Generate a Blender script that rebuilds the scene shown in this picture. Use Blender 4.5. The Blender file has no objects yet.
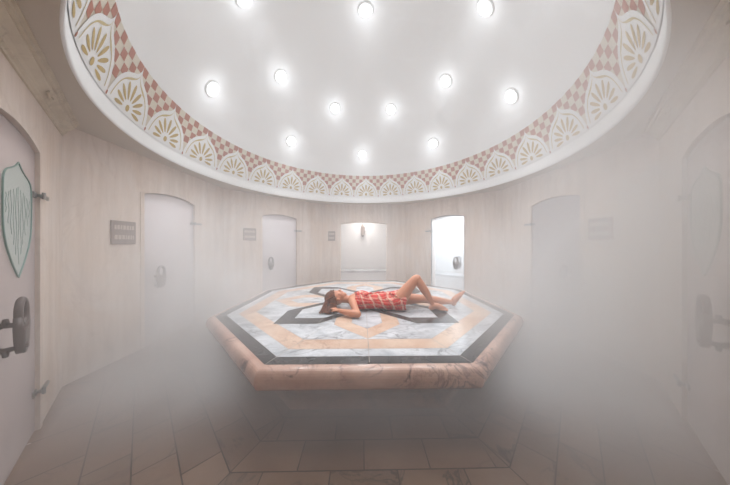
import bpy, bmesh, math, random
from math import sin, cos, tan, pi, radians, sqrt, atan2
from mathutils import Vector, Matrix
random.seed(7)
scene = bpy.context.scene
COL = scene.collection
S = 1.45                       # side of the marble octagon (m)
CAMZ = 1.33
CY = 2.2513 * S                # distance camera -> centre of the room
R = 1.97 * S                   # apothem of the octagonal room
CEIL = CAMZ + .782 * S
ROOMROT = -1.0                 # degrees
TT = .5                        # top of the marble platform

# ------------------------------------------------------------------ helpers
def link(o):
    COL.objects.link(o); return o
def mesh_obj(name, verts, faces, mats, parent=None, mi=None, smooth=False):
    me = bpy.data.meshes.new(name)
    me.from_pydata([tuple(v) for v in verts], [], faces)
    if not isinstance(mats, (list, tuple)): mats = [mats]
    for m in mats: me.materials.append(m)
    if mi: me.polygons.foreach_set('material_index', mi)
    if smooth: me.polygons.foreach_set('use_smooth', [True] * len(me.polygons))
    me.update()
    o = link(bpy.data.objects.new(name, me))
    if parent: o.parent = parent
    return o
def tag(o, label=None, cat=None, group=None, kind=None):
    if label: o['label'] = label
    if cat: o['category'] = cat
    if group: o['group'] = group
    if kind: o['kind'] = kind
    return o
def empty(name, loc=(0, 0, 0), rz=0):
    o = link(bpy.data.objects.new(name, None)); o.location = loc; o.rotation_euler = (0, 0, rz)
    o.empty_display_size = .05
    return o
class MB:
    def __init__(s): s.v = []; s.f = []; s.m = []
    def poly(s, pts, mi=0):
        n = len(s.v); s.v += [Vector(p) for p in pts]; s.f.append(tuple(range(n, n + len(pts)))); s.m.append(mi)
    def grid(s, rows, mi=0, closed=False):
        n = len(s.v); w = len(rows[0])
        for r in rows: s.v += [Vector(p) for p in r]
        for i in range(len(rows) - 1):
            for j in range(w if closed else w - 1):
                k = (j + 1) % w
                s.f.append((n + i * w + j, n + i * w + k, n + (i + 1) * w + k, n + (i + 1) * w + j)); s.m.append(mi)
    def box(s, a, b, mi=0):
        x0, y0, z0 = a; x1, y1, z1 = b; n = len(s.v)
        s.v += [Vector(p) for p in ((x0,y0,z0),(x1,y0,z0),(x1,y1,z0),(x0,y1,z0),(x0,y0,z1),(x1,y0,z1),(x1,y1,z1),(x0,y1,z1))]
        for q in ((3,2,1,0),(4,5,6,7),(0,1,5,4),(1,2,6,5),(2,3,7,6),(3,0,4,7)):
            s.f.append(tuple(n + i for i in q)); s.m.append(mi)
    def prism(s, pts, h0, h1, ax=1, mi=0):
        # pts (u,z) outline extruded along local y from h0 to h1
        n = len(s.v); k = len(pts)
        s.v += [Vector((p[0], h0, p[1])) for p in pts] + [Vector((p[0], h1, p[1])) for p in pts]
        s.f.append(tuple(range(n, n + k))); s.m.append(mi)
        s.f.append(tuple(range(n + 2 * k - 1, n + k - 1, -1))); s.m.append(mi)
        for i in range(k):
            j = (i + 1) % k
            s.f.append((n + i, n + k + i, n + k + j, n + j)); s.m.append(mi)
    def tube(s, pts, rad, seg=10, mi=0, caps=True, sq=1.0):
        pts = [Vector(p) for p in pts]; rows = []
        if not isinstance(rad, (list, tuple)): rad = [rad] * len(pts)
        up = None
        for i, p in enumerate(pts):
            t = (pts[min(i + 1, len(pts) - 1)] - pts[max(i - 1, 0)]).normalized()
            if up is None:
                up = Vector((0, 0, 1)) if abs(t.z) < .9 else Vector((0, 1, 0))
            a = t.cross(up).normalized(); b = a.cross(t).normalized(); up = b
            rows.append([p + (a * cos(2 * pi * k / seg) + b * sin(2 * pi * k / seg) * sq) * rad[i] for k in range(seg)])
        n = len(s.v); s.grid(rows, mi, True)
        if caps:
            s.f.append(tuple(n + k for k in range(seg - 1, -1, -1))); s.m.append(mi)
            s.f.append(tuple(n + (len(pts) - 1) * seg + k for k in range(seg))); s.m.append(mi)
    def lathe(s, prof, seg=24, mi=0, c=(0, 0, 0), closed=True):
        rows = [[(c[0] + r * cos(2 * pi * k / seg), c[1] + r * sin(2 * pi * k / seg), c[2] + z) for k in range(seg)] for r, z in prof]
        s.grid(rows, mi, True)
    def ring(s, c, rx, rz, th, seg=28, mi=0, depth=1.0):
        # torus-like loop in local xz plane
        pts = [(c[0] + rx * cos(2 * pi * k / seg), c[1], c[2] + rz * sin(2 * pi * k / seg)) for k in range(seg)]
        rows = []
        for k in range(seg):
            a = 2 * pi * k / seg; nrm = Vector((cos(a), 0, sin(a)))
            rows.append([Vector(pts[k]) + nrm * th * cos(2 * pi * j / 10) + Vector((0, 1, 0)) * th * depth * sin(2 * pi * j / 10) for j in range(10)])
        rows.append(rows[0]); s.grid(rows, mi, True)
    def build(s, name, mats, parent=None, smooth=False, matrix=None):
        v = [matrix @ p for p in s.v] if matrix else s.v
        o = mesh_obj(name, v, s.f, mats, parent, s.m, smooth)
        return o
def fixn(o):
    bm = bmesh.new(); bm.from_mesh(o.data)
    bmesh.ops.remove_doubles(bm, verts=bm.verts, dist=1e-5)
    bmesh.ops.recalc_face_normals(bm, faces=bm.faces); bm.to_mesh(o.data); bm.free(); return o
def bevel(o, w=.004, seg=2):
    md = o.modifiers.new('bevel', 'BEVEL'); md.width = w; md.segments = seg; md.limit_method = 'ANGLE'; return o

# ------------------------------------------------------------------ materials
def srgb(r, g, b):
    return tuple(((c / 255) / 12.92 if c / 255 <= .04045 else ((c / 255 + .055) / 1.055) ** 2.4) for c in (r, g, b)) + (1,)
class NT:
    def __init__(s, m): s.t = m.node_tree; s.n = s.t.nodes; s.l = s.t.links
    def new(s, k, **kw):
        n = s.n.new(k)
        for a, b in kw.items(): setattr(n, a, b)
        return n
    def link(s, a, b): s.l.new(a, b)
    def math(s, op, a, b=None, clamp=False):
        n = s.new('ShaderNodeMath', operation=op); n.use_clamp = clamp
        for i, x in enumerate((a, b)):
            if x is None: continue
            if isinstance(x, (int, float)): n.inputs[i].default_value = x
            else: s.link(x, n.inputs[i])
        return n.outputs[0]
    def ramp(s, fac, stops):
        n = s.new('ShaderNodeValToRGB'); e = n.color_ramp.elements
        while len(e) < len(stops): e.new(.5)
        for el, (p, c) in zip(e, stops): el.position = p; el.color = c
        s.link(fac, n.inputs[0]); return n.outputs[0]
    def noise(s, vec, scale, detail=4, rough=.55, dist=0):
        n = s.new('ShaderNodeTexNoise'); n.inputs['Scale'].default_value = scale; n.inputs['Detail'].default_value = detail
        n.inputs['Roughness'].default_value = rough; n.inputs['Distortion'].default_value = dist
        s.link(vec, n.inputs['Vector']); return n.outputs[0]
    def mapping(s, vec, scale=(1, 1, 1), rot=(0, 0, 0), loc=(0, 0, 0)):
        n = s.new('ShaderNodeMapping'); n.inputs['Scale'].default_value = scale; n.inputs['Rotation'].default_value = rot
        n.inputs['Location'].default_value = loc
        s.link(vec, n.inputs['Vector']); return n.outputs[0]
    def mix(s, fac, a, b, blend='MIX'):
        n = s.new('ShaderNodeMix', data_type='RGBA', blend_type=blend)
        for i, x in ((0, fac), (6, a), (7, b)):
            if isinstance(x, (int, float)): n.inputs[i].default_value = x
            elif isinstance(x, tuple): n.inputs[i].default_value = x
            else: s.link(x, n.inputs[i])
        return n.outputs[2]
def mat(name, col=(.8, .8, .8, 1), rough=.5, metal=0, spec=.5, sss=0):
    m = bpy.data.materials.new(name); m.use_nodes = True
    b = m.node_tree.nodes['Principled BSDF']
    b.inputs['Base Color'].default_value = col; b.inputs['Roughness'].default_value = rough; b.inputs['Metallic'].default_value = metal
    b.inputs['Specular IOR Level'].default_value = spec
    if sss: b.inputs['Subsurface Weight'].default_value = sss; b.inputs['Subsurface Radius'].default_value = (.02, .008, .004)
    return m
def coords(nt, kind='Object'):
    return nt.new('ShaderNodeTexCoord').outputs[kind]
def geo_pos(nt): return nt.new('ShaderNodeNewGeometry').outputs['Position']

def marble(name, base, soft, vein, scale=2.0, veinw=.035, rough=.25, veinamt=.8, patch=None, tile=False, stretch=(1, 1, 1), bump=0):
    m = mat(name, base, rough); nt = NT(m); b = nt.n['Principled BSDF']
    v = nt.mapping(geo_pos(nt), scale=stretch)
    if tile:
        a = nt.new('ShaderNodeAttribute', attribute_name='tile')
        c = nt.new('ShaderNodeVectorMath', operation='MULTIPLY_ADD')
        nt.link(a.outputs['Vector'], c.inputs[0]); c.inputs[1].default_value = (13, 17, 9); nt.link(v, c.inputs[2]); v = c.outputs[0]
    n1 = nt.noise(v, scale, 6, .6, .6)
    col = nt.ramp(n1, [(.32, soft), (.62, base)])
    n2 = nt.noise(v, scale * .8, 5, .62, 1.6)
    d = nt.math('ABSOLUTE', nt.math('SUBTRACT', n2, .5))
    f = nt.ramp(d, [(0, (1, 1, 1, 1)), (veinw, (0, 0, 0, 1))])
    n3 = nt.noise(v, scale * .9, 3, .5, .3)
    f = nt.math('MULTIPLY', nt.math('MULTIPLY', f, nt.ramp(n3, [(.42, (0, 0, 0, 1)), (.62, (1, 1, 1, 1))])), veinamt)
    col = nt.mix(f, col, vein)
    if patch:
        n4 = nt.noise(v, scale * 1.7, 6, .7, .8)
        col = nt.mix(nt.ramp(n4, [(.57, (0, 0, 0, 1)), (.65, (.85, .85, .85, 1))]), col, patch)
    if tile:
        sp = nt.new('ShaderNodeSeparateXYZ'); nt.link(a.outputs['Vector'], sp.inputs[0])
        k = nt.math('MULTIPLY_ADD', sp.outputs[0], .22); nt.n[-1].inputs[2].default_value = .88
        vm = nt.new('ShaderNodeVectorMath', operation='SCALE'); nt.link(col, vm.inputs[0]); nt.link(k, vm.inputs['Scale']); col = vm.outputs[0]
    nt.link(col, b.inputs['Base Color'])
    rr = nt.math('MULTIPLY_ADD', n1, .15); nt.n[-1].inputs[2].default_value = rough - .06
    nt.link(rr, b.inputs['Roughness'])
    return m

M = {}
M['white_marble'] = marble('white_veined_marble', srgb(204, 204, 206), srgb(156, 158, 162), srgb(92, 88, 88), 3.4, .035, .2, .8, stretch=(1, 1.5, 1))
M['orange_marble'] = marble('peach_marble', srgb(212, 184, 162), srgb(192, 154, 130), srgb(130, 92, 76), 3.2, .022, .22, .6)
M['black_marble'] = marble('black_granite', srgb(62, 59, 58), srgb(44, 42, 42), srgb(120, 115, 110), 5, .015, .2, .4)
M['pink_marble'] = marble('rose_marble_edge', srgb(200, 166, 150), srgb(174, 136, 120), srgb(96, 70, 68), 2.6, .028, .18, .8, patch=srgb(84, 66, 68))
M['floor_marble'] = marble('brown_rose_floor_marble', srgb(126, 100, 82), srgb(104, 80, 64), srgb(44, 32, 28), 1.2, .018, .3, .9, tile=True)
M['grout'] = mat('grout', srgb(70, 56, 50), .8)
M['seam'] = mat('seam', srgb(150, 140, 132), .7)
M['paint'] = mat('white_plaster', srgb(236, 236, 235), .7)
M['ceiling'] = mat('beige_ceiling_plaster', srgb(190, 178, 164), .7)
M['alcove'] = mat('pale_stone_alcove', srgb(226, 224, 224), .6)
M['gold'] = mat('ochre_paint', srgb(186, 158, 92), .5)
M['goldline'] = mat('thin_ochre_paint', srgb(196, 176, 120), .5)
M['rust'] = mat('terracotta_paint', srgb(172, 106, 82), .6)
M['cream'] = mat('cream_paint', srgb(214, 204, 186), .6)
M['iron'] = mat('bronzed_iron', srgb(92, 80, 76), .4, .5)
M['chrome'] = mat('brushed_steel', srgb(150, 150, 148), .3, .9)
M['sign'] = mat('brown_grey_sign', srgb(140, 122, 114), .5)
M['letter'] = mat('pale_letters', srgb(190, 176, 164), .5)
M['outline'] = mat('green_outline', srgb(120, 146, 138), .5)
M['mauve'] = mat('mauve_seal', srgb(140, 118, 114), .5)
M['skin'] = mat('skin', srgb(196, 130, 98), .45, sss=.12)
M['hair'] = mat('brown_hair', srgb(104, 66, 46), .62, 0, .25)
nt = NT(M['hair']); v = nt.mapping(geo_pos(nt), scale=(8, 60, 60))
nt.link(nt.ramp(nt.noise(v, 1.5, 3), [(.3, srgb(58, 28, 16)), (.7, srgb(122, 68, 40))]), nt.n['Principled BSDF'].inputs['Base Color'])
M['lip'] = mat('lips', srgb(190, 96, 88), .4)
M['eye'] = mat('dark_lashes', srgb(60, 40, 34), .5)

# limestone wall, vertical streaks
m = M['wall'] = mat('limestone_wall', srgb(206, 188, 170), .45); nt = NT(m)
v = geo_pos(nt)
s1 = nt.noise(nt.mapping(v, scale=(5, 5, .5)), 2.0, 6, .6, .3)
s2 = nt.noise(nt.mapping(v, scale=(1, 1, .7)), 1.3, 4, .6, .8)
c = nt.ramp(s1, [(.3, srgb(202, 186, 174)), (.55, srgb(217, 203, 193)), (.75, srgb(227, 215, 206))])
c = nt.mix(nt.ramp(s2, [(.35, (0, 0, 0, 1)), (.75, (.6, .6, .6, 1))]), c, srgb(214, 186, 162))
w = nt.math('ABSOLUTE', nt.math('SUBTRACT', nt.noise(nt.mapping(v, scale=(1, 1, .6)), 1.4, 5, .6, 1.5), .5))
c = nt.mix(nt.math('MULTIPLY', nt.ramp(w, [(0, (1, 1, 1, 1)), (.02, (0, 0, 0, 1))]), .15), c, srgb(160, 134, 118))
nt.link(c, nt.n['Principled BSDF'].inputs['Base Color'])
# crown moulding stone
M['cornice'] = marble('carved_beige_moulding', srgb(196, 182, 162), srgb(176, 160, 140), srgb(130, 112, 96), 4, .03, .55, .4)

def glass(name, col, transp, transl, rough=.25):
    m = bpy.data.materials.new(name); m.use_nodes = True; nt = NT(m)
    nt.n.remove(nt.n['Principled BSDF'])
    out = nt.n['Material Output']
    p = nt.new('ShaderNodeBsdfPrincipled'); p.inputs['Base Color'].default_value = col; p.inputs['Roughness'].default_value = rough
    t = nt.new('ShaderNodeBsdfTranslucent'); t.inputs[0].default_value = col
    a = nt.new('ShaderNodeMixShader'); a.inputs[0].default_value = transl
    nt.link(p.outputs[0], a.inputs[1]); nt.link(t.outputs[0], a.inputs[2])
    tr = nt.new('ShaderNodeBsdfTransparent'); tr.inputs[0].default_value = (.97, .98, .98, 1)
    b = nt.new('ShaderNodeMixShader'); b.inputs[0].default_value = transp
    nt.link(a.outputs[0], b.inputs[1]); nt.link(tr.outputs[0], b.inputs[2]); nt.link(b.outputs[0], out.inputs[0])
    return m
M['frost'] = glass('frosted_door_glass', srgb(222, 212, 211), .3, .5)
M['clear'] = glass('lightly_frosted_glass', srgb(225, 230, 235), .72, .6)
M['mint'] = glass('mint_etched_glass', srgb(226, 234, 230), .3, .35)
def emis(name, col, st):
    m = bpy.data.materials.new(name); m.use_nodes = True; nt = NT(m)
    nt.n.remove(nt.n['Principled BSDF'])
    e = nt.new('ShaderNodeEmission'); e.inputs[0].default_value = col; e.inputs[1].default_value = st
    nt.link(e.outputs[0], nt.n['Material Output'].inputs[0]); return m
M['lens'] = emis('glowing_lamp_lens', (1, .99, .97, 1), 9)

# ------------------------------------------------------------------ room shell
def wallmat(k, dist=R):
    """local frame of wall k: x = u along wall (to the viewer's right when facing it), y = outward, z up"""
    phi = radians(45 * k + (-ROOMROT * 0) ) + radians(ROOMROT)
    n = Vector((sin(phi), cos(phi), 0)); t = Vector((cos(phi), -sin(phi), 0))
    o = Vector((0, CY, 0)) + n * dist
    return Matrix(((t.x, n.x, 0, o.x), (t.y, n.y, 0, o.y), (0, 0, 1, 0), (0, 0, 0, 1)))
SIDE = 2 * R * tan(pi / 8)
HW = .29 * S
SPR = CAMZ + .452 * S
APX = CAMZ + .498 * S
def arch(hw, spr, apx, n=16, inset=0):
    """points of the segmental arch from left springing to right springing"""
    rise = apx - spr; r = (hw * hw + rise * rise) / (2 * rise); c = apx - r
    a0 = atan2(spr - c, hw)
    out = []
    for i in range(n + 1):
        a = pi - a0 + (2 * a0 - pi) * i / n
        out.append(((r - inset) * cos(a), c + (r - inset) * sin(a)))
    return out
OFF = {3: -.08, 5: .08}
def wall(name, k, hw, spr, apx, th=.26, m=None):
    mb = MB(); L = SIDE / 2; Lo = (R + th) * tan(pi / 8); H = CEIL + .02
    c0 = OFF.get(k, 0); ap = [(x + c0, z) for x, z in arch(hw, spr, apx)]
    for y, e in ((0, L), (th, Lo)):
        mb.poly([(-e, y, 0), (c0 - hw, y, 0), (c0 - hw, y, H), (-e, y, H)]); mb.poly([(c0 + hw, y, 0), (e, y, 0), (e, y, H), (c0 + hw, y, H)])
        for i in range(len(ap) - 1):
            mb.poly([(ap[i][0], y, ap[i][1]), (ap[i + 1][0], y, ap[i + 1][1]), (ap[i + 1][0], y, H), (ap[i][0], y, H)])
    prof = [(c0 - hw, 0)] + ap + [(c0 + hw, 0)]
    mb.grid([[(p[0], 0, p[1]) for p in prof], [(p[0], th, p[1]) for p in prof]])
    mb.poly([(-L, 0, 0), (-L, 0, H), (-Lo, th, H), (-Lo, th, 0)]); mb.poly([(L, 0, 0), (L, 0, H), (Lo, th, H), (Lo, th, 0)])
    mb.poly([(-L, 0, H), (L, 0, H), (Lo, th, H), (-Lo, th, H)])
    o = fixn(mb.build(name, m or M['wall'], matrix=wallmat(k))); tag(o, kind='structure'); return o
NAMES = {0: 'back', 1: 'back_right', 2: 'right', 3: 'front_right', 4: 'front', 5: 'front_left', 6: 'left', 7: 'back_left'}
NICHE_HW = .457 * S
for k in range(8):
    if k == 0: wall('wall_back', 0, NICHE_HW, CAMZ + .405 * S, CAMZ + .44 * S)
    elif k == 4: wall('wall_front', 4, .78, 2.12, 2.2)
    else: wall('wall_' + NAMES[k], k, HW, SPR, APX)

# rooms behind the openings
def alcove(k, w, d, h, side, m):
    mb = MB(); x = w / 2; y0 = .26; y1 = .26 + d
    mb.poly([(-x, y1, 0), (x, y1, 0), (x, y1, h), (-x, y1, h)])
    mb.poly([(-x, y0, 0), (-x, y1, 0), (-x, y1, h), (-x, y0, h)]); mb.poly([(x, y0, 0), (x, y1, 0), (x, y1, h), (x, y0, h)])
    mb.poly([(-x, y0, h), (x, y0, h), (x, y1, h), (-x, y1, h)]); mb.poly([(-x, y0 - .26, .001), (x, y0 - .26, .001), (x, y1, .001), (-x, y1, .001)])
    o = mb.build('wall_alcove_' + side, m, matrix=wallmat(k)); tag(o, kind='structure')
for k in range(8):
    alcove(k, 1.9 if k != 4 else 2.4, 1.1 if k != 4 else 1.6, 2.32, NAMES[k], M['alcove'] if k != 4 else M['wall'])

# floor : octagonal courses of marble slabs
mb = MB(); tiles = []
ROT = Matrix.Translation((0, CY, 0)) @ Matrix.Rotation(radians(-ROOMROT), 4, 'Z')
rows = []; a = .30 * S
edges = []
x = 1.232 * S
while x > .3: x -= .20
while x < R + .1: edges.append(x); x += .20
edges[-1] = R + .03; g = .0035; rowi = 0
attr = []
for i in range(len(edges) - 1):
    a0, a1 = edges[i] + g, edges[i + 1] - g
    for k in range(8):
        Mx = ROT @ Matrix.Rotation(-radians(45 * k), 4, 'Z')
        tw = .393; off = (tw / 2) * (i % 2) + .05 * sin(k * 2.1)
        n = int(a1 * tan(pi / 8) / tw) + 2
        for j in range(-n, n + 1):
            x0, x1 = j * tw + off + g, (j + 1) * tw + off - g
            t = tan(pi / 8)
            def cl(xx, aa): return max(-aa * t + g, min(aa * t - g, xx))
            p = [(cl(x0, a0), a0), (cl(x1, a0), a0), (cl(x1, a1), a1), (cl(x0, a1), a1)]
            if abs(p[1][0] - p[0][0]) < 1e-4 and abs(p[2][0] - p[3][0]) < .01: continue
            # exact mitre when a slab crosses it
            q = []
            for pt in p:
                if not q or (Vector(pt) - Vector(q[-1])).length > 1e-4: q.append(pt)
            if len(q) < 3: continue
            mb.poly([Mx @ Vector((c[0], c[1], .004)) for c in q], 0)
            attr.append((random.random(), random.random(), random.random()))
mb.poly([(-4.6, -1.6, 0), (4.6, -1.6, 0), (4.6, 8.2, 0), (-4.6, 8.2, 0)], 1); attr.append((.5, .5, .5))
fl = mb.build('floor', [M['floor_marble'], M['grout']]); tag(fl, kind='structure')
at = fl.data.attributes.new('tile', 'FLOAT_VECTOR', 'FACE')
at.data.foreach_set('vector', [c for t in attr for c in t])

# ceiling with the round opening of the dome
R0 = 1.829 * S
mb = MB(); seg = 160
def octr(a):   # radius of octagon (apothem R+.25) at angle a (from +y clockwise)
    b = (a - radians(ROOMROT) + pi / 8) % (pi / 4) - pi / 8
    return (R + .25) / cos(b)
rin = []; rout = []
for i in range(seg + 1):
    a = 2 * pi * i / seg
    rin.append((R0 * sin(a), CY + R0 * cos(a), CEIL)); rout.append((octr(a) * sin(a), CY + octr(a) * cos(a), CEIL))
mb.grid([rin, rout]); mb.grid([[(p[0], p[1], CEIL + .05) for p in rin], [(p[0], p[1], CEIL + .05) for p in rout]])
tag(mb.build('ceiling', M['ceiling']), kind='structure')

# dome : lip, frieze band, cap
def prof_cap():
    P = [(1.715, 1.258), (1.685, 1.34), (1.63, 1.46), (1.55, 1.575), (1.45, 1.70), (1.29, 1.875), (1.10, 2.04), (.88, 2.185), (.62, 2.31), (.32, 2.40), (.12, 2.43), (.001, 2.433)]
    return [(r * S, CAMZ + h * S) for r, h in P]
def catmull(P, n=5):
    out = []
    for i in range(len(P) - 1):
        p0 = P[max(i - 1, 0)]; p1 = P[i]; p2 = P[i + 1]; p3 = P[min(i + 2, len(P) - 1)]
        for j in range(n):
            t = j / n
            out.append(tuple(.5 * (2 * p1[c] + (p2[c] - p0[c]) * t + (2 * p0[c] - 5 * p1[c] + 4 * p2[c] - p3[c]) * t * t + (3 * p1[c] - p0[c] - 3 * p2[c] + p3[c]) * t ** 3) for c in range(len(P[0]))))
    out.append(P[-1]); return out
capP = catmull(prof_cap())
lip = [(1.844, .80), (1.840, .786), (1.834, .780), (1.828, .780), (1.825, .788), (1.823, .80), (1.823, .84), (1.823, .87), (1.822, .893)]
lipP = [(r * S, CAMZ + h * S) for r, h in lip]
FB = (1.822 * S, CAMZ + .893 * S); FT = (1.715 * S, CAMZ + 1.258 * S)
band = [(FB[0] + (FT[0] - FB[0]) * t / 6, FB[1] + (FT[1] - FB[1]) * t / 6) for t in range(7)]
def lathe_obj(name, prof, m, seg=200):
    mb = MB(); mb.lathe(prof, seg, c=(0, CY, 0)); o = mb.build(name, m, smooth=True); return tag(o, kind='structure')
lathe_obj('ceiling_dome_rim', lipP, M['paint'])
lathe_obj('ceiling_dome', band + capP[1:], M['paint'])

# painted frieze
FR = MB(); NC = 25; CA = 2 * pi / NC
def FP(a, v, off):
    r = FB[0] + (FT[0] - FB[0]) * v - off; z = FB[1] + (FT[1] - FB[1]) * v
    return Vector((r * sin(a), CY + r * cos(a), z))
OG = [(.5, -.02), (.485, .12), (.46, .26), (.41, .42), (.32, .57), (.21, .67), (.11, .735), (.05, .79), (.015, .86), (0, .93)]
OGf = catmull(OG, 3)
cw = CA * (FB[0] + FT[0]) / 2; ch = .39 * S
for k in range(NC):
    a0 = k * CA + radians(.3)
    A = lambda u: a0 + u * CA
    # cream ground for checker
    rowsb = [[FP(A(-.5 + i / 8), v, .002) for i in range(9)] for v in (.1, .5, .985)]
    FR.grid(rowsb, 1)
    # checkerboard of the spandrel between two medallions
    for i in range(-3, 4):
        for j in range(5):
            if (i + j) % 2 == 0: continue
            u0, u1 = .5 + (i - .47) / 7, .5 + (i + .47) / 7; v1 = .985 - j * .165; v0 = v1 - .158
            FR.poly([FP(A(u0), v0, .004), FP(A(u1), v0, .004), FP(A(u1), v1, .004), FP(A(u0), v1, .004)], 2)
    # white medallion ground following the ogee
    L_ = [(-u, v) for u, v in OGf] + [(u, v) for u, v in reversed(OGf[:-1])]
    FR.grid([[FP(A(u), -.0, .006) for u, v in L_], [FP(A(u), v * .5, .006) for u, v in L_], [FP(A(u), max(v, 0), .006) for u, v in L_]], 0)
    # gold ogee line (ribbon)
    def sc(u, v, f, dv): return (u * f, (v - .02) * f + dv)
    e1 = [sc(u, v, .86, .035) for u, v in L_]; e2 = []
    for i, (u, v) in enumerate(e1):
        t = abs(u) / .43; wd = .016 + .03 * math.exp(-((abs(u) - .17) / .09) ** 2)
        e2.append((u * (1 - .03), v - wd))
    cut = [i for i in range(len(e1)) if e1[i][1] > .05]
    FR.grid([[FP(A(e1[i][0]), e1[i][1], .008) for i in cut], [FP(A(e2[i][0]), max(e2[i][1], .03), .008) for i in cut]], 4)
    # hub + petals
    hub = (0, .12)
    def petal(ang, r0, r1, w):
        pts = []
        for q in range(14):
            t = 2 * pi * q / 14; l = (r0 + r1) / 2 + (r1 - r0) / 2 * cos(t)
            ww = w * sin(t) * (.55 + .45 * (l - r0) / (r1 - r0))
            du = l * sin(ang) + ww * cos(ang); dv = l * cos(ang) - ww * sin(ang)
            pts.append((hub[0] + du / cw, hub[1] + dv / ch))
        FR.poly([FP(A(u), v, .008) for u, v in pts], 3)
    for ang, r1 in ((0, .265), (24, .255), (-24, .255), (48, .235), (-48, .235), (73, .215), (-73, .215), (98, .20), (-98, .20)):
        petal(radians(ang), .075, r1, .024)
    FR.poly([FP(A(.042 * cos(t * pi / 8)), hub[1] + .062 * sin(t * pi / 8), .009) for t in range(16)], 3)
    # small terracotta bud between medallions
    FR.poly([FP(A(.5 + .018 * cos(t * pi / 5)), .04 + .04 * sin(t * pi / 5), .009) for t in range(10)], 2)
fr = FR.build('trim_1', [M['paint'], M['cream'], M['rust'], M['gold'], M['goldline']]); tag(fr, kind='structure')

# crown mouldings on the two near diagonal walls
prof = [(0, -.16), (.012, -.16), (.016, -.145), (.03, -.135), (.032, -.12), (.045, -.10), (.07, -.075), (.085, -.06), (.085, -.045), (.10, -.04), (.105, -.02), (.12, -.015), (.12, 0.0), (0, 0.0)]
for n, k in ((2, 3), (3, 5)):
    mb = MB(); e = SIDE / 2 - .02
    mb.grid([[(-e + .0 + d * .41, -d * .9, CEIL + z * .75) for d, z in prof], [(e - d * .41, -d * .9, CEIL + z * .75) for d, z in prof]])
    mb.poly([(-e + d * .41, -d * .9, CEIL + z * .75) for d, z in prof]); mb.poly([(e - d * .41, -d * .9, CEIL + z * .75) for d, z in prof])
    # little carved relief buttons along the cove
    for i in range(0, 15):
        u = -e + .15 + i * (2 * e - .3) / 14
        if i % 7 == 3:
            mb.ring((u, -.06, CEIL - .068), .05, .022, .007, 16)
    tag(fixn(mb.build('trim_%d' % n, M['cornice'], matrix=wallmat(k))), kind='structure')

# ------------------------------------------------------------------ doors
def handle_geo(mb, sgn):
    """one ornate pull: slab with open loop, on two posts; sgn -1 = room side"""
    y = sgn * .085
    mb.ring((0, y, .078), .047, .066, .0165, 28, 0, .9)
    out = [(-.062, .06), (-.066, .0), (-.06, -.05), (-.05, -.095), (-.036, -.125), (-.018, -.14), (.018, -.14), (.036, -.122), (.05, -.09), (.06, -.045), (.066, .005), (.06, .06), (.034, .03), (.02, .018), (0, .014), (-.02, .018), (-.034, .03)]
    mb.prism(out, y - .013, y + .013)
    for zz, b in ((.0, 1), (-.10, -1)):
        pts = [(0, y, zz), (0, y * .75, zz + .012 * b), (0, y * .4, zz + .016 * b), (0, 0, zz + .012 * b)]
        mb.tube(pts, [.016, .013, .014, .022], 10)
        mb.tube([(-.0, y * .45, zz + .012 * b), (0, y * .45, zz + .05 * b)], [.016, .009], 10)
    mb.ring((0, y * .98, -.05), .03, .03, .007, 18, 0, 2.2)
    mb.tube([(0, y - .02, -.10), (0, y + .02, -.10)], .018, 12)
def shield(mb_fill, mb_line, y, mirror=1):
    top = 1.83
    P = [(0, .0), (.05, -.03), (.12, -.055), (.20, -.08), (.243, -.115), (.257, -.18), (.258, -.33), (.245, -.42), (.20, -.51), (.12, -.60), (.045, -.665), (0, -.70)]
    P = catmull(P, 3); full = [(u * .86 + mirror, z + top) for u, z in P] + [(-u * .86 + mirror, z + top) for u, z in reversed(P[1:-1])]
    mb_fill.prism(full, y - .004, y + .0)
    n = len(full)
    mb_line.tube([(full[i % n][0], y - .006, full[i % n][1]) for i in range(n + 1)], .004, 6, caps=False)
    rnd = random.Random(5)
    for i in range(11):
        x = -.2 + i * .04; zt = top - .15 - abs(x) * .3; zb = top - .62 + abs(x) * 1.5
        pts = [(x * .9 + mirror + .008 * sin(j * 1.1 + i * 2) , y - .0055, zt + (zb - zt) * j / 9) for j in range(10)]
        mb_line.tube(pts, .0009, 5)
DOORS = [  # k, number, glass material, mirror(handle side), shield?
    (5, 1, 'frost', -1, True), (6, 2, 'frost', -1, False), (7, 3, 'frost', -1, False),
    (1, 4, 'clear', 1, False), (2, 5, 'frost', 1, False), (3, 6, 'frost', 1, True)]
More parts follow.
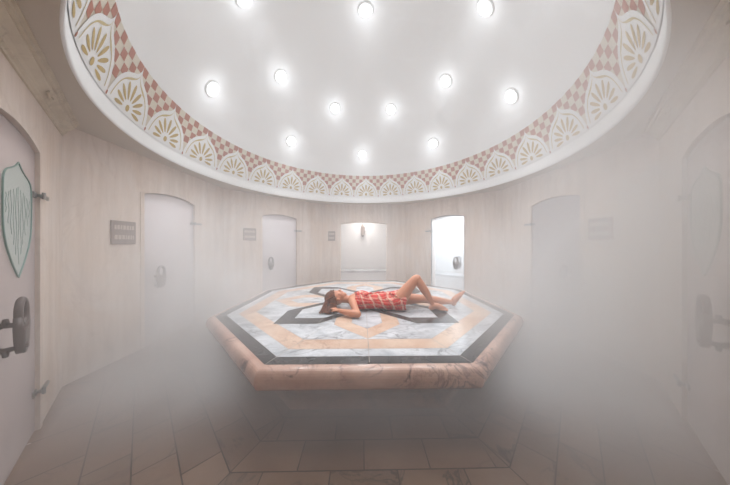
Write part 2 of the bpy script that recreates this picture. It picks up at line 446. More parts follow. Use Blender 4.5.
for k, n, gm, hs, sh in DOORS:
    Mx = wallmat(k) @ Matrix.Translation((OFF.get(k, 0), 0, 0)); hw = HW - .006
    ap = arch(hw, SPR - .004, APX - .014)
    mb = MB(); mb.prism([(-hw, .01)] + ap + [(hw, .01)], .014, .026)
    d = mb.build('door_%d' % n, M[gm], matrix=Mx); tag(d, kind='structure')
    fixn(d)
    # frame: stop bead around opening
    mb = MB(); o1 = [(-HW, 0)] + arch(HW, SPR, APX) + [(HW, 0)]; i1 = [(-HW + .022, 0)] + arch(HW - .022, SPR - .004, APX - .026) + [(HW - .022, 0)]
    for y0, y1 in ((.027, .06),):
        mb.grid([[(p[0], y0, p[1]) for p in o1], [(p[0], y0, p[1]) for p in i1], [(p[0], y1, p[1]) for p in i1], [(p[0], y1, p[1]) for p in o1]])
    mb.build('door_frame', M['mauve'], d, matrix=Mx)
    # architrave: slim raised border on the wall face
    mb = MB(); o2 = [(-HW - .05, 0)] + arch(HW + .05, SPR + .01, APX + .052) + [(HW + .05, 0)]; o1b = [(-HW, 0)] + arch(HW, SPR, APX) + [(HW, 0)]
    mb.grid([[(p[0], 0, p[1]) for p in o2], [(p[0], -.008, p[1]) for p in o2], [(p[0], -.008, p[1]) for p in o1b], [(p[0], .002, p[1]) for p in o1b]])
    mb.build('architrave', M['wall'], d, matrix=Mx)
    hx = hs * -1 * -1
    hu = hs * (HW - (.17 if not sh else .215))      # handle beside the free edge (nearer the viewer)
    mb = MB()
    handle_geo(mb, -1); handle_geo(mb, 1)
    fixn(tag(mb.build('handle', M['iron'], d, True, matrix=Mx @ Matrix.Translation((hu, .02, .89))), 'dark wrought bronze pull handle'))
    for hz in (1.68, .28):
        mb = MB(); e = -hs * HW
        mb.box((min(e, e + hs * .065), .004, hz - .02), (max(e, e + hs * .065), .036, hz + .02))
        mb.box((min(e - hs * .14, e + hs * .01), -.022, hz - .016), (max(e - hs * .14, e + hs * .01), -.009, hz + .012))
        mb.box((min(e, e + hs * .016), -.02, hz - .010), (max(e, e + hs * .016), .03, hz + .010))
        mb.tube([(e + hs * .01, -.024, hz - .024), (e + hs * .01, -.024, hz + .024)], .009, 12)
        bevel(tag(mb.build('hinge', M['chrome'], d, matrix=Mx), 'steel clamp hinge'), .003)
    if sh:
        f = MB(); l = MB(); shield(f, l, .013, -hs * .09)
        g_ = fixn(tag(f.build('etched_panel', M['mint'], d, matrix=Mx), 'mint shield-shaped etched panel'))
        l.build('panel_outline', M['outline'], g_, matrix=Mx)

# wall signs
def sign(k, u, z, w, h, label, lines=2):
    Mx = wallmat(k); e = empty('wall_sign', (0, 0, 0)); e.matrix_world = Mx @ Matrix.Translation((u, 0, z))
    mb = MB(); mb.box((-w / 2, -.018, -h / 2), (w / 2, 0, h / 2))
    bevel(mb.build('plate', M['sign'], e), .005)
    rnd = random.Random(int(u * 100) + k)
    for li in range(lines):
        mb = MB()
        zc = h * (.22 - .42 * li) if lines > 1 else 0
        x = -w * .4
        while x < w * .36:
            l = rnd.uniform(.012, .035); hh = h * .09
            mb.box((x, -.021, zc - hh), (min(x + l, w * .4), -.0175, zc + hh)); x += l + .008
        mb.build('lettering', M['letter'], e)
    tag(e, label, 'sign'); return e
sign(6, -.46 * S, CAMZ + .14, .26, .27, 'brown-grey wall sign with two rows of text beside the left side door')
sign(7, -.475 * S, CAMZ + .225, .26, .27, 'small brown-grey sign on the wall beside the back left glass door')
sign(0, -.62 * S, CAMZ + .24, .2, .27, 'faint small sign on the back wall left of the middle niche')
sign(2, .46 * S, CAMZ + .19, .27, .27, 'faint grey sign on the wall beside the right side door, veiled by steam')

# niche furniture
def bench(k, w, y0, y1, h, label):
    Mx = wallmat(k); e = empty('stone_bench'); e.matrix_world = Mx @ Matrix.Translation((0, 0, 0))
    mb = MB(); mb.box((-w / 2, y0, h - .06), (w / 2, y1, h)); bevel(mb.build('seat', M['white_marble'], e), .012, 3)
    mb = MB(); mb.box((-w / 2 + .05, y0 + .05, .002), (w / 2 - .05, y1, h - .06)); mb.build('base', M['alcove'], e)
    tag(e, label, 'bench')
bench(0, 1.84, .85, 1.35, .50, 'pale stone bench inside the wide middle niche')
bench(1, 1.84, .80, 1.35, .48, 'white stone bench in the bright room behind the back right glass door')
e = empty('wall_lantern'); e.matrix_world = wallmat(0) @ Matrix.Translation((-.02, 1.28, 1.80))
mb = MB(); mb.lathe([(.001, -.22), (.02, -.20), (.035, -.17), (.065, -.15)], 8); mb.lathe([(.065, .12), (.075, .13), (.045, .19), (.012, .24), (.012, .27), (.001, .28)], 8)
for q in range(8):
    a = 2 * pi * q / 8; mb.tube([(.065 * cos(a), .065 * sin(a), -.15), (.065 * cos(a), .065 * sin(a), .12)], .005, 6)
mb.box((-.02, .0, .1), (.02, .079, .14))
mb.build('cage', M['sign'], e)
mb = MB(); mb.lathe([(.001, -.148), (.058, -.148), (.058, .118), (.001, .118)], 16); mb.build('glass', M['sign'], e)
tag(e, 'small grey wall lantern inside the wide middle niche', 'lamp')

# ------------------------------------------------------------------ marble platform
P = empty('marble_platform', (0, CY, 0), radians(.9))
tag(P, 'large octagonal marble platform with black, peach and white inlay under the dome', 'platform')
def octo(ap, z, rot=0):
    c = ap / cos(pi / 8)
    return [(c * sin(radians(22.5 + 45 * i)), c * cos(radians(22.5 + 45 * i)), z) for i in range(8)]
A0 = 1.207 * S
# rim: bullnose slab
mb = MB(); th = .148; prof = [(A0 - .02, -.0015), (A0, -.0015), (A0 + .022, -.003)]
for i in range(13):
    t = pi / 2 - pi * i / 12
    prof.append((A0 + .03 + .052 * max(cos(t), 0) ** .8, -th / 2 + th / 2 * sin(t) - .002))
prof += [(A0 - .1, -th)]
mb.grid([octo(a, TT + z) for a, z in prof], 0, True)
mb.poly(octo(A0 - .1, TT - th))
rim = mb.build('rim', M['pink_marble'], P); fixn(rim)
for p in rim.data.polygons: p.use_smooth = False
# plinth
mb = MB(); mb.grid([octo(1.0 * S, .004), octo(1.0 * S, TT - th)], 0, True); mb.grid([octo(1.04 * S, .004), octo(1.04 * S, .08), octo(1.0 * S, .09)], 0, True)
tag(fixn(mb.build('plinth', M['pink_marble'], P)), 'recessed plinth')
# inlaid top
T = MB()
def layer(outer, mi, z):
    T.poly([(p[0], p[1], TT + z) for p in outer], mi)
def bandring(a1, a2, mi, z, gap=.0025):
    for i in range(8):
        A = Matrix.Rotation(radians(-45 * i), 4, 'Z'); t = tan(pi / 8)
        T.poly([A @ Vector(p) for p in ((-a1 * t + gap, a1 - 0, TT + z), (a1 * t - gap, a1, TT + z), (a2 * t - gap, a2 + gap, TT + z), (-a2 * t + gap, a2 + gap, TT + z))], mi)
T.poly(octo(A0 - .001, TT - .012), 4)      # seam bed
T.poly(octo(A0 + .0, TT - .001), 4)
bandring(A0, 1.135 * S, 2, 0)
bandring(1.135 * S, 1.055 * S, 0, 0)
bandring(1.055 * S, .934 * S, 1, 0)
T.poly(octo(.9335 * S, TT), 0)
def petalring(rt, hw, bs, bt, ang, mo, z, inner=0.0):
    A = Matrix.Rotation(radians(-ang), 4, 'Z')
    def hexa(rt_, hw_, r0): return [(0, rt_), (hw_, rt_ - hw_), (hw_, r0 + hw_), (0, r0), (-hw_, r0 + hw_), (-hw_, rt_ - hw_)]
    g = .002
    i_rt, i_hw, i_r0 = rt - bt * 1.414, hw - bs, inner + bt * 1.414
    T.poly([A @ Vector((p[0], p[1], TT + z)) for p in hexa(rt + g, hw + g * 1.5, inner)], 4)
    T.poly([A @ Vector((p[0], p[1], TT + z + .0004)) for p in hexa(rt, hw, inner)], mo)
    T.poly([A @ Vector((p[0], p[1], TT + z + .0008)) for p in hexa(i_rt + g, i_hw + g * 1.5, i_r0)], 4)
    T.poly([A @ Vector((p[0], p[1], TT + z + .0012)) for p in hexa(i_rt, i_hw, i_r0)], 0)
    # joints across the bands
    for sx in (-1, 1):
        for (x0, y0), (x1, y1) in (((sx * i_hw, i_rt - i_hw), (sx * hw, rt - hw)),):
            d = Vector((x1 - x0, y1 - y0)).normalized(); n = Vector((-d.y, d.x)) * .0018
            T.poly([A @ Vector((x, y, TT + z + .0010)) for x, y in ((x0 + n.x, y0 + n.y), (x1 + n.x, y1 + n.y), (x1 - n.x, y1 - n.y), (x0 - n.x, y0 - n.y))], 4)
for a in (0, 90, 180, 270): petalring(.93 * S, .235 * S, .125 * S, .11 * S, a, 1, .0004, .0)
for a in (45, 135, 225, 315): petalring(.955 * S, .225 * S, .068 * S, .118 * S, a, 2, .002, .02)
# thin joints of the slabs
for i, ang in enumerate((0, 90, 180, 270)):
    A = Matrix.Rotation(radians(-ang + .0), 4, 'Z')
    T.poly([A @ Vector((x, y, TT + .0036)) for x, y in ((-.0025, .30 * S), (.0025, .30 * S), (.0025, A0 - .01), (-.0025, A0 - .01))], 4)
for i in range(8):
    A = Matrix.Rotation(radians(-45 * i - 22.5), 4, 'Z')
    T.poly([A @ Vector((x, y, TT + .0006)) for x, y in ((-.002, .6 * S), (.002, .6 * S), (.002, 1.0 * S), (-.002, 1.0 * S))], 4)
T.build('inlaid_top', [M['white_marble'], M['orange_marble'], M['black_marble'], M['pink_marble'], M['seam']], P)

# ------------------------------------------------------------------ dome lights
def cap_r2h(r):
    for (r1, h1), (r2, h2) in zip(capP, capP[1:]):
        if r2 <= r <= r1: return h1 + (h2 - h1) * (r1 - r) / max(r1 - r2, 1e-6), Vector((h1 - h2, r1 - r2)).normalized()
    return capP[-1][1], Vector((0, -1))
LP = 57.0; GP = 1.35; LC = (.885, .945, 1.0)
def downlight(ang, r, label):
    if r > .05: h, _ = cap_r2h(r)
    else: h = capP[-1][1]
    a = radians(ang)
    pos = Vector((r * sin(a), CY + r * cos(a), h))
    if r > .05:
        h2, _ = cap_r2h(r - .08); h1, _ = cap_r2h(r + .08)
        tang = Vector((-.16 * sin(a), -.16 * cos(a), h2 - h1)).normalized(); side = Vector((cos(a), -sin(a), 0))
        nrm = side.cross(tang).normalized()
        if nrm.z > 0: nrm = -nrm
    else: nrm = Vector((0, 0, -1))
    q = Vector((0, 0, -1)).rotation_difference(nrm)
    e = empty('recessed_downlight', pos); e.rotation_mode = 'QUATERNION'; e.rotation_quaternion = q
    if 'ring' not in SH:
        mb = MB(); mb.lathe([(.122, .03), (.122, -.006), (.114, -.018), (.094, -.02), (.084, -.012), (.082, .03)], 36)
        t = mb.build('trim_ring', M['paint'], e, True); SH['ring'] = t.data
        mb = MB(); mb.lathe([(.083, -.004), (.078, -.022), (.062, -.038), (.035, -.048), (.001, -.051)], 28)
        l = mb.build('lens', M['lens'], e); SH['lens'] = l.data
    else:
        for nm, k in (('trim_ring', 'ring'), ('lens', 'lens')):
            o = link(bpy.data.objects.new(nm, SH[k])); o.parent = e
    tag(e, label, 'light', 'recessed lights in the dome')
    ld = bpy.data.lights.new('lamp_light', 'SPOT'); ld.energy = LP; ld.color = LC; ld.shadow_soft_size = .04
    ld.spot_size = radians(116); ld.spot_blend = 1.0
    lo = link(bpy.data.objects.new('lamp_light', ld)); lo.location = pos + nrm * .07; lo.rotation_mode = 'QUATERNION'; lo.rotation_quaternion = Vector((0, 0, -1)).rotation_difference((nrm * .35 + Vector((0, 0, -.65))).normalized())
    ld = bpy.data.lights.new('added_halo_light', 'POINT'); ld.energy = GP; ld.color = LC; ld.shadow_soft_size = .05  # extra point light added beside each lens for the halo on the dome
    lo = link(bpy.data.objects.new('added_halo_light', ld)); lo.location = pos + nrm * .13
    return e
SH = {}
PH = 2
whereA = {0: 'straight ahead above the middle niche', 45: 'above the bright back right door', 90: 'on the far right of the dome', 135: 'over the near right door',
          180: 'over the entrance', 225: 'over the near left door', 270: 'on the far left of the dome', 315: 'above the back left glass door'}
for a, w_ in whereA.items(): downlight(a - PH, 1.55 * S, 'recessed light in the lower ring of the dome, ' + w_)
whereB = {22.5: 'right one of the back pair', 67.5: 'right one of the middle-row pair', 112.5: 'front one at the top right', 157.5: 'right one nearest the entrance',
          202.5: 'left one nearest the entrance', 247.5: 'front one at the top left', 292.5: 'left one of the middle-row pair', 337.5: 'left one of the back pair'}
for a, w_ in whereB.items(): downlight(a - PH, 1.10 * S, 'recessed light in the upper ring of the dome, ' + w_)
downlight(0, 0, 'round white recessed light at the very crown of the dome')

# lamps in the side rooms
def room_light(k, d, z, en, col=(1, 1, 1), size=.5):
    ld = bpy.data.lights.new('alcove_light', 'AREA'); ld.energy = en; ld.color = col; ld.shape = 'DISK'; ld.size = size
    o = link(bpy.data.objects.new('alcove_light', ld)); o.location = wallmat(k) @ Vector((0, d, z))
ROOML = {0: 16, 1: 48, 2: 3, 3: 9, 5: 9, 6: 20, 7: 18, 4: 2}
for k, en in ROOML.items(): room_light(k, .85, 2.28, en, (1, .98, .95) if k in (3, 5, 0) else (.84, .93, 1))

# ------------------------------------------------------------------ steam
m = bpy.data.materials.new('steam'); m.use_nodes = True; nt = NT(m); nt.n.remove(nt.n['Principled BSDF'])
pos = geo_pos(nt)
def blob(c, r, amp):
    a = nt.new('ShaderNodeVectorMath', operation='SUBTRACT'); nt.link(pos, a.inputs[0]); a.inputs[1].default_value = c
    b = nt.new('ShaderNodeVectorMath', operation='DIVIDE'); nt.link(a.outputs[0], b.inputs[0]); b.inputs[1].default_value = r
    d = nt.new('ShaderNodeVectorMath', operation='DOT_PRODUCT'); nt.link(b.outputs[0], d.inputs[0]); nt.link(b.outputs[0], d.inputs[1])
    e = nt.math('EXPONENT', nt.math('MULTIPLY', d.outputs['Value'], -1.0)); return nt.math('MULTIPLY', e, amp)
BLOBS = [((-1.95, 2.7, .75), (.7, .9, .75), 1.4), ((2.0, 2.3, .55), (.8, 1.0, .7), 1.1), ((1.45, 1.0, 1.3), (.5, .42, .95), 3.8), ((-1.3, 1.2, .8), (.5, .6, .7), .35),
         ((0, 3.0, .04), (2.9, 1.15, .24), 4.5), ((0, 1.72, .24), (1.6, .32, .2), 4.0), ((-1.5, 1.95, .3), (.6, .5, .3), 1.0), ((1.6, 1.9, .35), (.7, .5, .35), 1.0), ((0, 5.5, 1.0), (2.4, .6, .9), .45)]
BASE = .048
tot = None
for b_ in BLOBS:
    x_ = blob(*b_); tot = x_ if tot is None else nt.math('ADD', tot, x_)
nz = nt.noise(nt.mapping(pos, scale=(1, 1, 1.2)), 1.1, 2, .5)
nz = nt.math('MULTIPLY', nt.math('SUBTRACT', nz, .25), 2.0, True)
tot = nt.math('ADD', nt.math('MULTIPLY', tot, nt.math('ADD', nz, .3)), BASE)
vs = nt.new('ShaderNodeVolumeScatter'); vs.inputs['Color'].default_value = (.97, .97, .985, 1); vs.inputs['Anisotropy'].default_value = .25
nt.link(tot, vs.inputs['Density']); nt.link(vs.outputs[0], nt.n['Material Output'].inputs['Volume'])
mb = MB(); mb.lathe([(.001, .01), (2.84, .01), (2.84, CEIL - .01), (R0 - .1, CEIL - .01), (R0 - .2, 3.15), (2.05, 3.5), (1.45, 4.05), (.8, 4.4), (.001, 4.62)], 32, c=(0, CY, 0))
st = fixn(mb.build('steam', m))
tag(st, 'white steam filling the domed bath hall', 'steam', kind='stuff')
mb = MB()

# ------------------------------------------------------------------ woman
def cap_chain(mb, pts, seg=14, rings=5):
    """closed tapered limb through (pos, radius[, squash]) stations, rounded ends"""
    pos_ = [Vector(p[0]) for p in pts]; rad = [p[1] for p in pts]
    P_ = []; Rr = []
    d0 = (pos_[0] - pos_[1]).normalized(); d1 = (pos_[-1] - pos_[-2]).normalized()
    for i in range(rings):
        t = pi / 2 * (1 - i / rings); P_.append(pos_[0] + d0 * rad[0] * sin(t)); Rr.append(max(rad[0] * cos(t), .0008))
    seq = catmull([tuple(p) + (r,) for p, r in zip(pos_, rad)], 4)
    for s_ in seq: P_.append(Vector(s_[:3])); Rr.append(s_[3])
    for i in range(1, rings + 1):
        t = pi / 2 * i / rings; P_.append(pos_[-1] + d1 * rad[-1] * sin(t)); Rr.append(max(rad[-1] * cos(t), .0008))
    mb.tube(P_, Rr, seg)
def ellipsoid(mb, c, r, rot=None, seg=20, n=12):
    rows = []
    for i in range(n + 1):
        t = pi * i / n
        rows.append([Vector((max(sin(t), .004) * cos(2 * pi * k / seg) * r[0], max(sin(t), .004) * sin(2 * pi * k / seg) * r[1], -cos(t) * r[2])) for k in range(seg)])
    rows = [[(rot @ p if rot else p) + Vector(c) for p in row] for row in rows]
    k0 = len(mb.v); mb.grid(rows, 0, True)
    mb.f.append(tuple(k0 + k for k in range(seg - 1, -1, -1))); mb.m.append(0)
    mb.f.append(tuple(k0 + n * seg + k for k in range(seg))); mb.m.append(0)
WY = 2.80
W = empty('person', (0, WY, TT + .004))
tag(W, 'woman with long brown hair and red plaid wrap lying on the platform, one knee raised', 'person')
B = MB()
# torso (x to feet, z up)
def section_tube(mb, secs, seg=28, cap=True):
    rows = []
    for x, y, z, ry, rz in secs:
        rows.append([(x, y + ry * cos(2 * pi * k / seg), z + rz * sin(2 * pi * k / seg)) for k in range(seg)])
    k0 = len(mb.v); mb.grid(rows, 0, True)
    if cap:
        mb.f.append(tuple(k0 + k for k in range(seg))); mb.m.append(0)
        mb.f.append(tuple(k0 + (len(rows) - 1) * seg + k for k in range(seg - 1, -1, -1))); mb.m.append(0)
tor = [(-.21, 0, .115, .06, .05), (-.185, 0, .112, .13, .068), (-.15, 0, .11, .165, .082), (-.09, 0, .108, .158, .092), (-.02, 0, .106, .142, .095), (.06, 0, .102, .128, .088),
       (.13, 0, .10, .120, .082), (.20, 0, .102, .132, .085), (.28, 0, .105, .158, .095), (.35, 0, .105, .172, .10), (.42, 0, .10, .165, .092), (.465, 0, .095, .12, .07)]
section_tube(B, catmull(tor, 3))
for s_ in (-1, 1): ellipsoid(B, (-.055, s_ * .075, .158), (.062, .06, .045))
# neck, head
cap_chain(B, [((-.19, 0, .115), .052), ((-.25, 0, .125), .048), ((-.30, 0, .13), .052)])
hr = Matrix.Rotation(radians(-8), 3, 'Y')
ellipsoid(B, (-.385, 0, .140), (.108, .080, .094))
ellipsoid(B, (-.325, 0, .165), (.075, .058, .062))
ellipsoid(B, (-.272, 0, .182), (.030, .032, .028))                 # chin
ellipsoid(B, (-.40, 0, .185), (.055, .055, .032))                  # forehead
cap_chain(B, [((-.362, 0, .222), .009), ((-.335, 0, .238), .012), ((-.322, 0, .240), .013)], 10, 3)   # nose
for s_ in (-1, 1):
    ellipsoid(B, (-.323, s_ * .012, .232), (.011, .009, .009))
    ellipsoid(B, (-.368, s_ * .030, .211), (.013, .018, .012))     # closed lids
    ellipsoid(B, (-.335, s_ * .042, .195), (.026, .018, .020))     # cheeks
    ellipsoid(B, (-.345, s_ * .080, .135), (.030, .010, .018))     # ears
    ellipsoid(B, (-.385, s_ * .028, .216), (.008, .022, .007))     # brow
ellipsoid(B, (-.300, 0, .219), (.009, .021, .010)); ellipsoid(B, (-.291, 0, .214), (.008, .018, .010))
# arms
def hand(mb, wrist, direc, up, sc=1.0, thumb=1):
    d = Vector(direc).normalized(); u = Vector(up).normalized(); s_ = d.cross(u).normalized(); u = s_.cross(d).normalized(); w0 = Vector(wrist)
    R3 = Matrix((s_, d, u)).transposed()
    ellipsoid(mb, w0 + d * .045 * sc, (.036 * sc, .05 * sc, .015 * sc), R3)
    for i, (off, ln) in enumerate(((-.027, .062), (-.009, .072), (.009, .068), (.027, .052))):
        b0 = w0 + d * .08 * sc + s_ * off * sc
        p1 = b0 + d * ln * .42 * sc + u * .006 + s_ * off * .15; p2 = p1 + (d * .8 - u * .55).normalized() * ln * .33 * sc; p3 = p2 + (d * .45 - u * .85).normalized() * ln * .25 * sc
        cap_chain(mb, [(b0 - d * .02, .0088), (p1, .0082), (p2, .0076), (p3, .0065)], 8, 3)
    b0 = w0 + d * .02 * sc + s_ * thumb * -.03 * sc
    p1 = b0 + (d * .6 - s_ * thumb * .8).normalized() * .032 * sc; p2 = p1 + (d * .9 - s_ * thumb * .3 - u * .3).normalized() * .028 * sc
    cap_chain(mb, [(b0 - d * .01 + s_ * thumb * .012, .012), (p1, .0098), (p2, .0085)], 8, 3)
# near (right) arm
cap_chain(B, [((-.165, -.088, .125), .052), ((-.14, -.21, .105), .045), ((-.115, -.29, .075), .040), ((-.085, -.365, .046), .038)])
cap_chain(B, [((-.085, -.365, .046), .038), ((-.15, -.345, .050), .041), ((-.23, -.31, .052), .034), ((-.305, -.262, .055), .025)])
hand(B, (-.305, -.262, .055), (-.75, .62, .02), (.25, -.2, 1), 1.0, 1)
# far (left) arm
cap_chain(B, [((-.165, .088, .12), .052), ((-.13, .22, .10), .045), ((-.10, .29, .07), .040), ((-.075, .345, .045), .038)])
cap_chain(B, [((-.075, .345, .045), .038), ((-.15, .33, .046), .040), ((-.23, .29, .046), .033), ((-.305, .225, .05), .025)])
hand(B, (-.305, .225, .05), (-.75, -.62, .02), (.25, .2, 1), 1.0, -1)
# near leg, bent
cap_chain(B, [((.38, -.085, .105), .092), ((.455, -.09, .185), .085), ((.54, -.09, .295), .068), ((.615, -.09, .385), .055), ((.645, -.09, .402), .050)])
cap_chain(B, [((.632, -.09, .400), .050), ((.685, -.085, .335), .053), ((.745, -.08, .245), .050), ((.81, -.075, .14), .036), ((.845, -.075, .075), .031)])
ellipsoid(B, (.632, -.09, .412), (.044, .042, .040))
# near foot flat on the slab
cap_chain(B, [((.825, -.075, .036), .033), ((.87, -.078, .060), .040), ((.93, -.085, .044), .036), ((.985, -.09, .028), .024)])
for i, (o_, l_) in enumerate(((-.03, .03), (-.015, .038), (0, .043), (.015, .047), (.031, .052))):
    cap_chain(B, [((.955, -.09 + o_, .020), .012), ((.975 + l_ * .5, -.092 + o_ * 1.1, .018), .010 + (.003 if i == 4 else 0)), ((.978 + l_, -.092 + o_ * 1.1, .012), .009 + (.002 if i == 4 else 0))], 8, 3)
ellipsoid(B, (.945, -.088, .022), (.045, .042, .018))
# far leg, straight
cap_chain(B, [((.38, .085, .10), .092), ((.50, .10, .10), .082), ((.64, .11, .10), .068), ((.78, .115, .095), .053), ((.84, .118, .085), .050), ((.93, .12, .078), .054), ((1.03, .12, .065), .045), ((1.12, .12, .055), .033), ((1.17, .12, .052), .031)])
cap_chain(B, [((1.185, .12, .036), .034), ((1.195, .118, .08), .042), ((1.235, .114, .125), .036), ((1.27, .110, .165), .024)])
ellipsoid(B, (1.262, .112, .14), (.022, .042, .030), Matrix.Rotation(radians(35), 3, 'Y'))
for i, (o_, l_) in enumerate(((.03, .020), (.016, .03), (.002, .036), (-.013, .041), (-.029, .046))):
    cap_chain(B, [((1.265, .112 + o_, .145), .012), ((1.28 + l_ * .35, .112 + o_ * 1.1, .162 + l_ * .45), .010), ((1.292 + l_ * .45, .112 + o_ * 1.1, .166 + l_ * .85), .009 + (.002 if i == 4 else 0))], 8, 3)
body = B.build('body', M['skin'], W)
fixn(body)
def freeze(o, mods):
    for kind, kw in mods:
        md = o.modifiers.new(kind.lower(), kind)
        for a, b in kw.items(): setattr(md, a, b)
    bpy.context.view_layer.update()
    dg = bpy.context.evaluated_depsgraph_get(); me = bpy.data.meshes.new_from_object(o.evaluated_get(dg))
    o.modifiers.clear(); o.data = me
    me.polygons.foreach_set('use_smooth', [True] * len(me.polygons)); return o
freeze(body, [('REMESH', dict(mode='VOXEL', voxel_size=.006)), ('SMOOTH', dict(factor=.5, iterations=3))])
if not body.data.materials: body.data.materials.append(M['skin'])
for v_ in body.data.vertices:
    if v_.co.z < 0: v_.co.z = 0

# plaid wrap
m = M['plaid'] = mat('red_cream_plaid_cloth', srgb(200, 56, 44), .85); nt = NT(m)
uv = nt.new('ShaderNodeUVMap'); sp = nt.new('ShaderNodeSeparateXYZ'); nzc = nt.new('ShaderNodeTexNoise'); nzc.inputs['Scale'].default_value = 9; nt.link(geo_pos(nt), nzc.inputs['Vector'])
vm = nt.new('ShaderNodeVectorMath', operation='MULTIPLY_ADD'); nt.link(nzc.outputs['Color'], vm.inputs[0]); vm.inputs[1].default_value = (.075, .11, 0); nt.link(uv.outputs[0], vm.inputs[2])
nt.link(vm.outputs[0], sp.inputs[0])
def stripes(chan, period, w, ph=0):
    f = nt.math('FRACT', nt.math('ADD', nt.math('DIVIDE', chan, period), ph)); return nt.math('LESS_THAN', f, w)
red = srgb(200, 24, 6); dark = srgb(104, 26, 22); cream = srgb(222, 200, 176); olive = srgb(120, 84, 66)
c = nt.mix(nt.math('MULTIPLY', stripes(sp.outputs[0], .115, .22), .5), red, cream)
c = nt.mix(nt.math('MULTIPLY', stripes(sp.outputs[1], .115, .2, .1), .45), c, cream)
c = nt.mix(nt.math('MULTIPLY', stripes(sp.outputs[0], .088, .07, .42), .75), c, dark)
c = nt.mix(nt.math('MULTIPLY', stripes(sp.outputs[1], .088, .07, .52), .75), c, dark)
c = nt.mix(nt.math('MULTIPLY', stripes(sp.outputs[0], .088, .05, .10), .8), c, olive)
c = nt.mix(nt.math('MULTIPLY', stripes(sp.outputs[1], .088, .05, .20), .8), c, cream)
nt.link(c, nt.n['Principled BSDF'].inputs['Base Color'])
secs = [(-.125, 0, .11, .155, .098), (-.10, 0, .115, .162, .108), (-.055, 0, .118, .160, .112), (.0, 0, .112, .152, .104), (.06, 0, .106, .142, .096), (.13, 0, .104, .134, .092), (.20, 0, .106, .146, .096),
        (.28, 0, .108, .170, .104), (.35, -.002, .110, .184, .110), (.41, -.004, .112, .188, .115), (.455, -.006, .115, .186, .122), (.49, -.008, .118, .184, .128)]
secs = catmull(secs, 5)
mb = MB(); seg = 72; rows = []; uvs = []
for i, (x, y, z, ry, rz) in enumerate(secs):
    row = []; ur = []
    for k in range(seg):
        a = 2 * pi * k / seg
        f = 1 + .022 * sin(5 * a + x * 16) + .014 * sin(11 * a - x * 31) + .018 * sin(x * 42 + 3 * sin(a))
        edge = .012 * sin(3 * a + 1) + .01 * sin(7 * a) if i in (0, len(secs) - 1) else 0
        zz = z + rz * f * sin(a)
        if zz < .006: zz = .006 + .002 * sin(k)
        if i > len(secs) - 12 and sin(a) < -.2: pass
        row.append((x + edge, y + ry * f * cos(a), zz)); ur.append((x + .05 * sin(a), k / seg * .98))
    rows.append(row); uvs.append(ur)
mb.grid(rows, 0, True)
wrap = mb.build('wrap', M['plaid'], W, True)
ul = wrap.data.uv_layers.new(name='UVMap')
n_ = seg
for p in wrap.data.polygons:
    ks = [wrap.data.loops[l].vertex_index % n_ for l in p.loop_indices]; hasw = (0 in ks and n_ - 1 in ks)
    for l in p.loop_indices:
        vi = wrap.data.loops[l].vertex_index; i, k = divmod(vi, n_); u_ = uvs[i][k]
        ul.data[l].uv = (u_[0], .98 if (hasw and k == 0) else u_[1])
tag(wrap, 'red, cream and brown plaid cloth wrap')
md = wrap.modifiers.new('solid', 'SOLIDIFY'); md.thickness = .004; md.offset = 1
# loose folded edge of the cloth on the belly and at the hip
for (pts, wd) in (([(-.06, -.10, .208), (.04, -.05, .205), (.14, .02, .203), (.24, .04, .212)], .016), ([(.30, -.06, .218), (.36, -.12, .21), (.43, -.165, .17), (.48, -.185, .12)], .018), ([(-.11, -.05, .215), (-.04, -.09, .212), (.04, -.12, .19)], .012)):
    mb = MB(); mb.tube(catmull(pts, 5), [wd * .35] + [wd] * (len(catmull(pts, 5)) - 2) + [wd * .35], 10, sq=.5)
    f_ = mb.build('fold', M['plaid'], wrap, True); u2 = f_.data.uv_layers.new(name='UVMap')
    for l in f_.data.loops: co = f_.data.vertices[l.vertex_index].co; u2.data[l.index].uv = (co.x, co.y * .8 + .3)

# hair: scalp shell and long locks falling onto the marble
H = MB()
ellipsoid(H, (-.425, 0, .133), (.104, .092, .100), Matrix.Rotation(radians(20), 3, 'Y'), 28, 16)
rnd = random.Random(3)
for i in range(110):
    a = rnd.uniform(-1, 1); t = rnd.random()
    y0 = .082 * a; x0 = -.385 - .10 * rnd.random() * (1 - abs(a) * .3); 
    z0 = .14 + .10 * sqrt(max(0, 1 - (a * .97) ** 2)) * (1 - max(0, (-x0 - .42) / .14) ** 2 * .8) * rnd.uniform(.55, 1)
    near = 1 if a < .1 else -.3
    ln = rnd.uniform(.6, 1.15)
    p = [Vector((x0, y0, z0)), Vector((-.465 - .02 * t, y0 * 1.1 - .01 * near, z0 * .72)), Vector((-.475 - .04 * t * ln, y0 - .07 * near * ln, .052 + .035 * t)), Vector((-.465 - .07 * t * ln, y0 - .12 * near * ln - .03, .018 + .02 * t)), Vector((-.425 - .13 * t * ln + .02 * sin(i), y0 - .17 * near * ln - .03 * rnd.random(), .012 + .008 * rnd.random()))]
    q = catmull([tuple(v_) for v_ in p], 5)
    r_ = rnd.uniform(.008, .014)
    H.tube(q, [r_ * (.5 + .5 * sin(pi * min(j / len(q) + .15, .999))) * (1 if j < len(q) * .7 else 1 - .8 * (j / len(q) - .7) / .3) + .0012 for j in range(len(q))], 7)
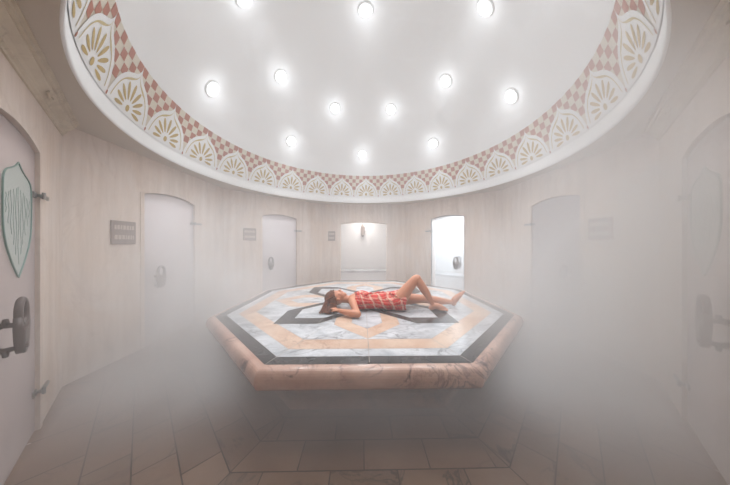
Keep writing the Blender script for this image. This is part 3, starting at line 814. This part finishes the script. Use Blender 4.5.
for i in range(46):     # side locks covering the ear and falling to the near hand
    t = i / 45; sd = -1 if i % 3 else 1
    x0 = -.40 + .08 * (t - .5)
    p = [(x0, sd * .055, .195 - .03 * t), (x0 - .01, sd * .086, .15), (x0 + .01 * sin(i), sd * (.098 + .01 * sin(i * 2)), .10), (x0 - .015 + .02 * cos(i * 3), sd * (.13 + .03 * t), .05), (x0 - .05 + .07 * t + .02 * sin(i * 5), sd * (.19 + .05 * sin(i * 1.7) ** 2), .018)]
    q = catmull(p, 4); H.tube(q, [.009 * (1 - .75 * (j / len(q)) ** 3) for j in range(len(q))], 7)
hair = H.build('hair', M['hair'], W, True)
for v_ in hair.data.vertices:
    if v_.co.z < .002: v_.co.z = .002
# lips, lashes
mb = MB(); ellipsoid(mb, (-.3005, 0, .2225), (.0065, .018, .0082), None, 14, 8); ellipsoid(mb, (-.2925, 0, .2175), (.0065, .016, .0082), None, 14, 8); mb.build('lips', M['lip'], W, True)
for s_ in (-1, 1):
    mb = MB(); mb.tube([(-.363, s_ * (.014 + .032 * j / 6), .2195 + .003 * sin(pi * j / 6) - .006 * (j / 6) ** 2) for j in range(7)], .0022, 6)
    mb.build('eyelashes', M['eye'], W, True); mb = MB()
    mb.tube([(-.384 - .004 * sin(pi * j / 6), s_ * (.012 + .036 * j / 6), .223 - .008 * (j / 6) ** 2) for j in range(7)], .0028, 6)
    mb.build('eyebrow', M['eye'], W, True)

# ------------------------------------------------------------------ camera, world, view
cd = bpy.data.cameras.new('camera'); cam = link(bpy.data.objects.new('camera', cd))
cam.location = (0, 0, CAMZ); cam.rotation_euler = (pi / 2, 0, 0)
cd.sensor_width = 36; cd.lens = 217.3 / 730 * 36; cd.shift_y = 2.1 / 730; cd.shift_x = -.5 / 730; cd.clip_start = .02
scene.camera = cam
w = bpy.data.worlds.new('world'); w.use_nodes = True; scene.world = w
w.node_tree.nodes['Background'].inputs[0].default_value = (.5, .5, .5, 1); w.node_tree.nodes['Background'].inputs[1].default_value = .02
vs_ = scene.view_settings
vs_.view_transform = 'Standard'; vs_.look = 'None'; vs_.gamma = 1; vs_.exposure = 0
vs_.use_curve_mapping = False
cy = scene.cycles
cy.max_bounces = 8; cy.diffuse_bounces = 4; cy.volume_bounces = 3; cy.transparent_max_bounces = 12; cy.transmission_bounces = 4
cy.volume_step_rate = .5; cy.volume_max_steps = 128
cy.use_denoising = True
cy.sampling_pattern = 'TABULATED_SOBOL'
cy.sample_clamp_indirect = 6
